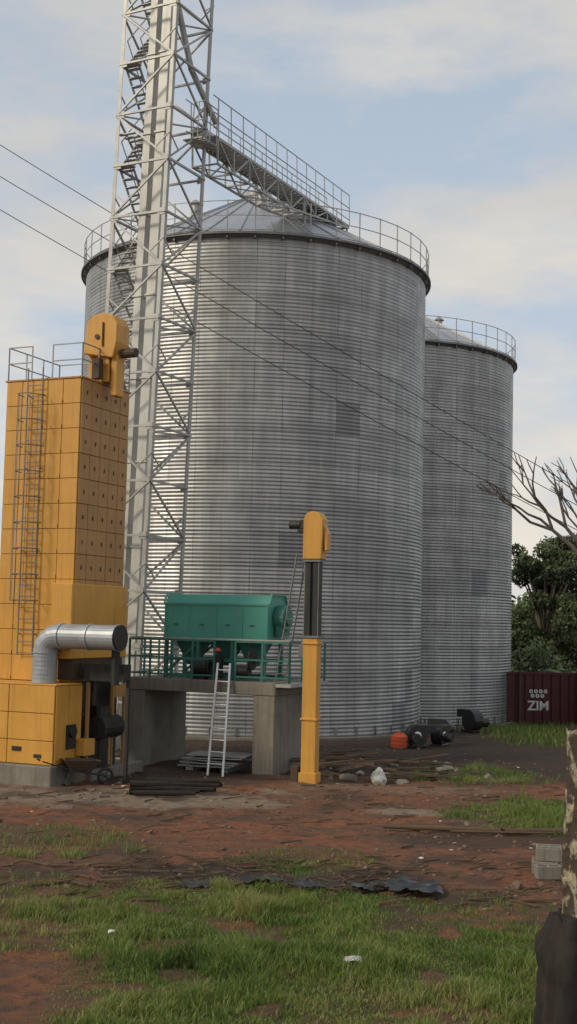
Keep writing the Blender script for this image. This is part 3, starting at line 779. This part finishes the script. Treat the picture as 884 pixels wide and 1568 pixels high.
tree(16.0,77,11.4,2.6,nc=40,fr=(.22,.38)); tree(19.4,81,12.0,3.2,nc=34); tree(13.9,88,8.,2.4); tree(27,82,9,3.5)
cs=[];rs=[]
for i in range(150):
    x=rng.uniform(-90,110); y=rng.uniform(105,150); cs.append((x,y,rng.uniform(.5,4.5))); rs.append(rng.uniform(2.,3.6))
leafcloud('distant_trees',cs,rs,130,.42,None)
cs=[(rng.uniform(13,32),rng.uniform(66,74),rng.uniform(-.2,2.0)) for i in range(34)]
leafcloud('hedge_bushes',cs,[rng.uniform(.8,1.4) for _ in cs],330,.15,None)
BP=empty('banana_plant',(13.5,58,-.5))
bm=bmesh.new(); tube(bm,(0,0,0),(0,0,1.9),.13,8,.09); fin(bm,'stem',M_bark,BP)
V=[];F=[];T=[]
for i in range(11):
    a=i*.63+.2; l=rng.uniform(1.3,1.8); up_=rng.uniform(1.0,1.7); n=9
    for k in range(n):
        t=k/(n-1); r_=l*t; z=1.8+up_*t-1.3*t*t*(1.1 if i%2 else .7); ww=.28*math.sin(math.pi*min(1,t*.92+.06))+.01
        c=np.array([r_*math.cos(a),r_*math.sin(a),z]); sd=np.array([-math.sin(a),math.cos(a),0])
        V+= [c-sd*ww-np.array([0,0,.08]),c,c+sd*ww-np.array([0,0,.08])]; T+=[.4+.05*(i%5)]*3
        if k<n-1:
            b=len(V)-3; F+= [(b,b+1,b+4,b+3),(b+1,b+2,b+5,b+4)]
npmesh('leaves',V,F,M_ban,T,BP)
BT=empty('bare_tree'); bm=bmesh.new()
def grow(p,dv,l,r,dpt):
    q=p+dv*l
    mid=p.lerp(q,.5)+Vector((random.uniform(-.1,.1),random.uniform(-.1,.1),random.uniform(-.06,.1)))*l
    tube(bm,p,mid,r,6,r*.85); tube(bm,mid,q,r*.85,6,r*.68)
    if dpt==0: return
    for k in range(2 if random.random()<.6 else 3):
        nd=(dv+Vector((random.uniform(-.6,.6),random.uniform(-.5,.5),random.uniform(-.2,.4)))).normalized()
        grow(q,nd,l*random.uniform(.62,.85),r*.64,dpt-1)
b0=Vector((10.8,41,-.1)); tube(bm,b0,b0+Vector((-.1,0,4.0)),.2,8,.15)
f0=b0+Vector((-.1,0,4.0))
random.seed(12)
grow(f0,Vector((-.38,0,1)).normalized(),2.1,.13,4)
grow(f0,Vector((-.1,.1,1)).normalized(),1.9,.11,4)
grow(f0,Vector((.5,.1,.8)).normalized(),1.8,.10,4)
fin(bm,'trunk_and_branches',weathered('pale_bark',(.22,.19,.16),(.13,.11,.095),.9,0,4),BT)
random.seed(5)

# ---------------------------------------------------------------- foreground trunk
def trunkmat():
    m,nt,b=newmat('mottled_bark'); v=coord(nt,(1,1,.7))
    n=noise(nt,9,5,v,.6); n2=noise(nt,40,4,v)
    c=mixc(nt,ramp(nt,n,.5,.58),(.06,.045,.03),(.40,.35,.23)); c=mixc(nt,ramp(nt,n2,.4,.8),c,(.05,.035,.025))
    nt.links.new(c,b.inputs['Base Color']); b.inputs['Roughness'].default_value=.95; bump(nt,b,n,.9,.05); return m
TS=empty('broken_tree_trunk',(2.46,10.1,0))
def trunk(name,prof,mat,seg=72,rg=.03,jag=.08):
    V=[];n=len(prof)
    for k,(z,r,ox) in enumerate(prof):
        for i in range(seg):
            a=2*math.pi*i/seg
            f=float(fbm(math.cos(a)*2.2+5,math.sin(a)*2.2+z*.55,1.6,91))-.5
            f2=float(fbm(a*4,z*1.2,2.,95))-.5
            rr=r*(1+.35*f+.3*f2*rg/.03+rg*random.random())
            V.append((ox+rr*math.cos(a),rr*math.sin(a),z+(jag*random.random() if k==n-1 else 0)))
    F=[]
    for k in range(n-1):
        for i in range(seg): F.append((k*seg+i,k*seg+(i+1)%seg,(k+1)*seg+(i+1)%seg,(k+1)*seg+i))
    o=npmesh(name,V,F,mat,None,TS,smooth=False)
    bm=bmesh.new(); bm.from_mesh(o.data); bm.verts.ensure_lookup_table()
    bm.faces.new([bm.verts[(n-1)*seg+i] for i in range(seg)]); bm.to_mesh(o.data); bm.free()
trunk('upper_trunk',[(1.3+.05*i,.235-.0012*i,.01*math.sin(i*.3)+.03) for i in range(35)],trunkmat(),rg=.015)
trunk('charred_base',[(-.1+.045*i,.40-.0012*i-.1*max(0,(i-30)/6)**2,0.006*math.sin(i)) for i in range(37)],M_char,rg=.05,jag=.1)

# ---------------------------------------------------------------- yard items
def G(x,y): return float(gz(x,y))
LG=empty('wooden_pole'); bm=bmesh.new()
p=[Vector((1.9,23.6,0)),Vector((3.0,23.45,0)),Vector((4.1,23.3,0)),Vector((5.35,23.3,0))]
for q in p: q.z=G(q.x,q.y)+.07
for a,b,r0,r1 in ((p[0],p[1],.035,.05),(p[1],p[2],.05,.055),(p[2],p[3],.055,.065)): tube(bm,a,b,r0,9,r1)
tube(bm,p[2],p[2]+Vector((-.1,-.25,.1)),.03,6,.015); tube(bm,p[1]+Vector((.1,-.3,.0)),p[3]+Vector((-.4,-.25,0)),.03,6,.02)
fin(bm,'pole',M_wood,LG)
LT=empty('charred_timber_pile'); bm=bmesh.new()
for i in range(11):
    x0=-3.3+random.uniform(-.05,.35); y=27.4+.08*i; z=G(-2.4,y)+.08+.1*(i%3)*.9
    tube(bm,(x0,y+random.uniform(-.12,.12),z),(x0+random.uniform(1.3,1.95),y+random.uniform(-.2,.2),z+random.uniform(-.05,.07)),random.uniform(.04,.075),7,.045)
fin(bm,'timbers',M_char,LT)
CB=empty('concrete_block_stack',(4.3,19.6,G(4.35,19.6)-.02),R(-12)); bm=bmesh.new()
def hb(cx,cy,z,rot):
    M=Matrix.Translation((cx,cy,z))@Matrix.Rotation(rot,4,'Z')
    w_,d_,h_=.4,.2,.2
    box(bm,(-w_/2,-d_/2,0),(w_/2,-d_/2+.035,h_),M); box(bm,(-w_/2,d_/2-.035,0),(w_/2,d_/2,h_),M)
    for x in (-w_/2,-.0175,w_/2-.035): box(bm,(x,-d_/2+.035,0),(x+.035,d_/2-.035,h_),M)
for r_ in range(2):
    for c_ in range(3): hb(-.2+.22*(c_%2)*2+.06*r_,.22*(c_//2)+(.03*r_),.0+.203*r_,.05*(c_-1)+.07*r_)
hb(-.15,-.34,0,.3)
fin(bm,'blocks',M_conc,CB,.01)
def rock(bm,x,y,s_,sq=.6):
    r=bmesh.ops.create_icosphere(bm,subdivisions=1,radius=1)
    sc=Vector((s_*random.uniform(.7,1.3),s_*random.uniform(.7,1.3),s_*sq*random.uniform(.6,1.2)))
    q=Euler((random.uniform(-.4,.4),random.uniform(-.4,.4),random.uniform(0,6))).to_matrix(); z=G(x,y)
    for v in r['verts']:
        c=v.co*random.uniform(.75,1.15); v.co=q@Vector((c.x*sc.x,c.y*sc.y,c.z*sc.z))+Vector((x,y,z+sc.z*.2))
bm=bmesh.new(); rock(bm,3.5,18.7,.15); rock(bm,3.9,18.9,.1); rock(bm,1.35,19.9,.08); rock(bm,-3.1,28.2,.15)
fin(bm,'rocks',M_stone)
bm=bmesh.new()
for i in range(1200):
    x=random.uniform(-6,7.5); y=random.choice([random.uniform(18,30),random.uniform(27,39),random.uniform(17,24)])
    rock(bm,x,y,random.choice([.015,.02,.025,.03,.045,.06]),.7)
fin(bm,'gravel_rubble',M_stone)
bm=bmesh.new()
for i in range(44):
    x=random.choice([random.uniform(.8,5.2),random.uniform(.8,3)]); y=random.uniform(30.3,35); rock(bm,x,y,random.uniform(.06,.22),.6)
for i in range(14): rock(bm,random.uniform(-4.6,-1.),random.uniform(28.2,30),random.uniform(.04,.11),.6)
fin(bm,'broken_concrete',M_conc)
ml=weathered('litter_white',(.65,.64,.6),(.5,.5,.48),.6,0,5,(.3,.2,.12),.4,False)
bm=bmesh.new()
def scrap(bm,x,y,s_):
    z=G(x,y)+.015; n=7
    c=bm.verts.new((x,y,z+s_*.35)); vs=[]
    for i in range(n):
        a=2*math.pi*i/n; r=s_*random.uniform(.5,1.1); vs.append(bm.verts.new((x+r*math.cos(a),y+r*math.sin(a)*.8,z+random.uniform(0,s_*.4))))
    for i in range(n): bm.faces.new((c,vs[i],vs[(i+1)%n]))
for x,y,s_ in ((-1.2,17.9,.05),(3.2,23.9,.06),(-3.6,28.6,.08),(2.9,21.6,.05),(5.6,28.,.07),(2.3,20.7,.06)): scrap(bm,x,y,s_)
for i in range(45): scrap(bm,random.uniform(-6,6.5),random.uniform(20,36),random.uniform(.015,.05))
fin(bm,'paper_litter',ml)
bm=bmesh.new()
for x,y,s_,h_ in ((.85,14.3,.13,.11),(-2.0,15.2,.06,.1)):
    z=G(x,y)+h_; vs=[bm.verts.new((x+s_*math.cos(a)*random.uniform(.6,1.1),y+s_*.8*math.sin(a)*random.uniform(.6,1.1),z+random.uniform(-.02,.03))) for a in [i*.785 for i in range(8)]]
    c=bm.verts.new((x,y,z+.04))
    for i in range(8): bm.faces.new((c,vs[i],vs[(i+1)%8]))
fin(bm,'plastic_litter',ml)
bm=bmesh.new()
for i in range(520):
    x=random.uniform(-6,6.5); y=random.choice([random.uniform(17.2,20.5),random.uniform(18,36)]); a=random.uniform(-.9,.9); l=random.uniform(.1,.55); z=G(x,y)+.02
    tube(bm,(x,y,z),(x+l*math.cos(a),y+l*math.sin(a),z+random.uniform(-.01,.05)),random.uniform(.006,.02),5)
for i in range(26):
    x=random.uniform(.2,3.8); y=random.uniform(30.5,34.5); a=random.uniform(-.6,.8); l=random.uniform(.6,1.8); z=G(x,y)+random.uniform(.05,.35)
    box(bm,(0,-.06,-.02),(l,.06,.02),Matrix.Translation((x,y,z))@Matrix.Rotation(a,4,'Z')@Matrix.Rotation(random.uniform(-.15,.15),4,'Y'))
fin(bm,'wood_scraps',M_wood)
bm=bmesh.new()
for i in range(70):
    x=random.uniform(-2.6,2.2); y=random.uniform(18.2,20.2); a=random.uniform(0,6.28); pts=[]; hh_=random.random(); l=random.uniform(.3,.9)
    for k in range(7):
        t=k/6; xx_=x+l*t*math.cos(a+t*1.0); yy_=y+.5*l*t*math.sin(a+t); pts.append(Vector((xx_,yy_,G(xx_,yy_)+.02+.08*math.sin(t*3.1)*hh_)))
    path(bm,pts,random.uniform(.006,.015),4)
fin(bm,'dry_stems',M_wood)
n=70; xx=np.linspace(-1.4,2.3,n); yy=np.linspace(17.9,18.8,24); XX,YY=np.meshgrid(xx,yy)
YY2=YY+.25*(fbm(XX,YY,1.2,73)-.5)-.1*XX
ZZ=gz(XX,YY2)+.03+.3*np.clip(fbm(XX,YY,2.6,71)-.4,0,1)+.09*fbm(XX,YY,9,72)
ii=np.arange(n*24).reshape(24,n); F=np.stack([ii[:-1,:-1],ii[:-1,1:],ii[1:,1:],ii[1:,:-1]],-1).reshape(-1,4)
fcx=XX.ravel()[F].mean(1);fcy=YY.ravel()[F].mean(1); keep=(fbm(fcx,fcy,1.8,75)+.14*sst(-.5,1.2,fcx)-.16*np.abs(fcy-18.35)/.45)>.45
npmesh('black_plastic_sheet',np.stack([XX,YY2,ZZ],-1).reshape(-1,3),F[keep],M_plas,smooth=False)
WB=empty('white_cement_bag',(2.35,30.6,G(2.35,30.6))); bm=bmesh.new()
r=bmesh.ops.create_icosphere(bm,subdivisions=3,radius=1)
for v in r['verts']:
    c=v.co; k=1-.45*c.z+.12*math.sin(5*c.x+3*c.z); v.co=Vector((c.x*.17*k+.02*math.sin(9*c.y),c.y*.15*k,.17+c.z*.2+.03*math.sin(11*c.x+6*c.y)))
fin(bm,'bag',ml,WB)
def blower(x,y,s_,col,rot):
    E=empty('aeration_blower',(x,y,G(x,y)),rot); bm=bmesh.new()
    tube(bm,(0,-.18*s_,.36*s_),(0,.18*s_,.36*s_),.34*s_,24)
    box(bm,(-.1*s_,-.17*s_,.45*s_),(.6*s_,.17*s_,.69*s_)); box(bm,(-.3*s_,-.22*s_,0),(.3*s_,.22*s_,.07*s_))
    fin(bm,'scroll_housing',M_black,E,.015)
    bm=bmesh.new(); tube(bm,(0,-.185*s_,.36*s_),(0,-.22*s_,.36*s_),.13*s_,20,.1*s_); fin(bm,'inlet_ring',M_whitep,E)
    bm=bmesh.new(); tube(bm,(-.1*s_,-.5*s_,.3*s_),(-.1*s_,-.24*s_,.3*s_),.15*s_,14); fin(bm,'motor',col,E,.01)
blower(4.15,39.3,1.,M_black,R(10)); blower(4.95,39.9,.95,M_black,R(60)); blower(5.4,42.3,.9,M_black,R(150)); blower(6.85,45.5,1.15,M_black,R(120))
HB=empty('orange_water_drum',(3.6,39.0,G(3.6,39.0))); bm=bmesh.new()
tube(bm,(0,0,0),(0,0,.34),.25,20,.27); tube(bm,(0,0,.34),(0,0,.44),.27,20,.15); tube(bm,(0,0,.44),(0,0,.49),.07,12)
for z in (.1,.22): tube(bm,(0,0,z),(0,0,z+.03),.28,20)
fin(bm,'drum',M_orange,HB,.01)

# ---------------------------------------------------------------- world / sun
w=bpy.data.worlds.new('World'); scene.world=w; w.use_nodes=True; nt=w.node_tree; bg=nt.nodes['Background']
sky=N(nt,'ShaderNodeTexSky',sky_type='NISHITA'); sky.sun_disc=False
S=Vector((-.75,-.42,.60)).normalized()
sky.sun_elevation=math.asin(S.z); sky.sun_rotation=math.atan2(S.x,S.y)
sky.air_density=1.; sky.dust_density=2.; sky.ozone_density=1.5
tc=N(nt,'ShaderNodeTexCoord'); mp=N(nt,'ShaderNodeMapping'); mp.inputs['Scale'].default_value=(1,1,2.8); mp.inputs['Location'].default_value=(1.3,.4,.6)
nt.links.new(tc.outputs['Generated'],mp.inputs[0])
n1=ramp(nt,noise(nt,4.2,9,mp.outputs[0],.55),.40,.58)
n2=ramp(nt,noise(nt,3.0,8,mp.outputs[0],.55),.35,.65)
sp=N(nt,'ShaderNodeSeparateXYZ'); nt.links.new(tc.outputs['Generated'],sp.inputs[0])
hz=ramp(nt,sp.outputs[2],.46,.12)
cl=mixc(nt,hz,(6.3,6.25,6.15),(9.0,8.3,7.3))
cl=mixc(nt,n2,mixc(nt,1.,cl,(.80,.83,.87),'MULTIPLY'),cl)
clear=mixc(nt,.2,mixc(nt,hz,(4.9,5.8,6.9),(6.1,6.9,7.8)),sky.outputs[0])
c=mixc(nt,n1,clear,cl)
nt.links.new(c,bg.inputs[0]); bg.inputs[1].default_value=.1
sl=bpy.data.lights.new('sun','SUN'); sl.energy=2.0; sl.angle=R(12); sl.color=(1,.88,.68)
so=bpy.data.objects.new('sun',sl); coll.objects.link(so); so.rotation_euler=S.to_track_quat('Z','Y').to_euler()

# ---------------------------------------------------------------- camera
cam=bpy.data.cameras.new('camera'); co=bpy.data.objects.new('camera',cam); coll.objects.link(co)
cam.sensor_fit='VERTICAL'; cam.sensor_height=24; cam.lens=24*1900/1568; cam.clip_end=6000; cam.clip_start=.1
co.matrix_world=Matrix.Translation((0,0,3.86))@Matrix.Rotation(R(95),4,'X')@Matrix.Rotation(.0225,4,'Z')
scene.camera=co
scene.view_settings.view_transform='Standard'; scene.view_settings.look='None'; scene.view_settings.exposure=0
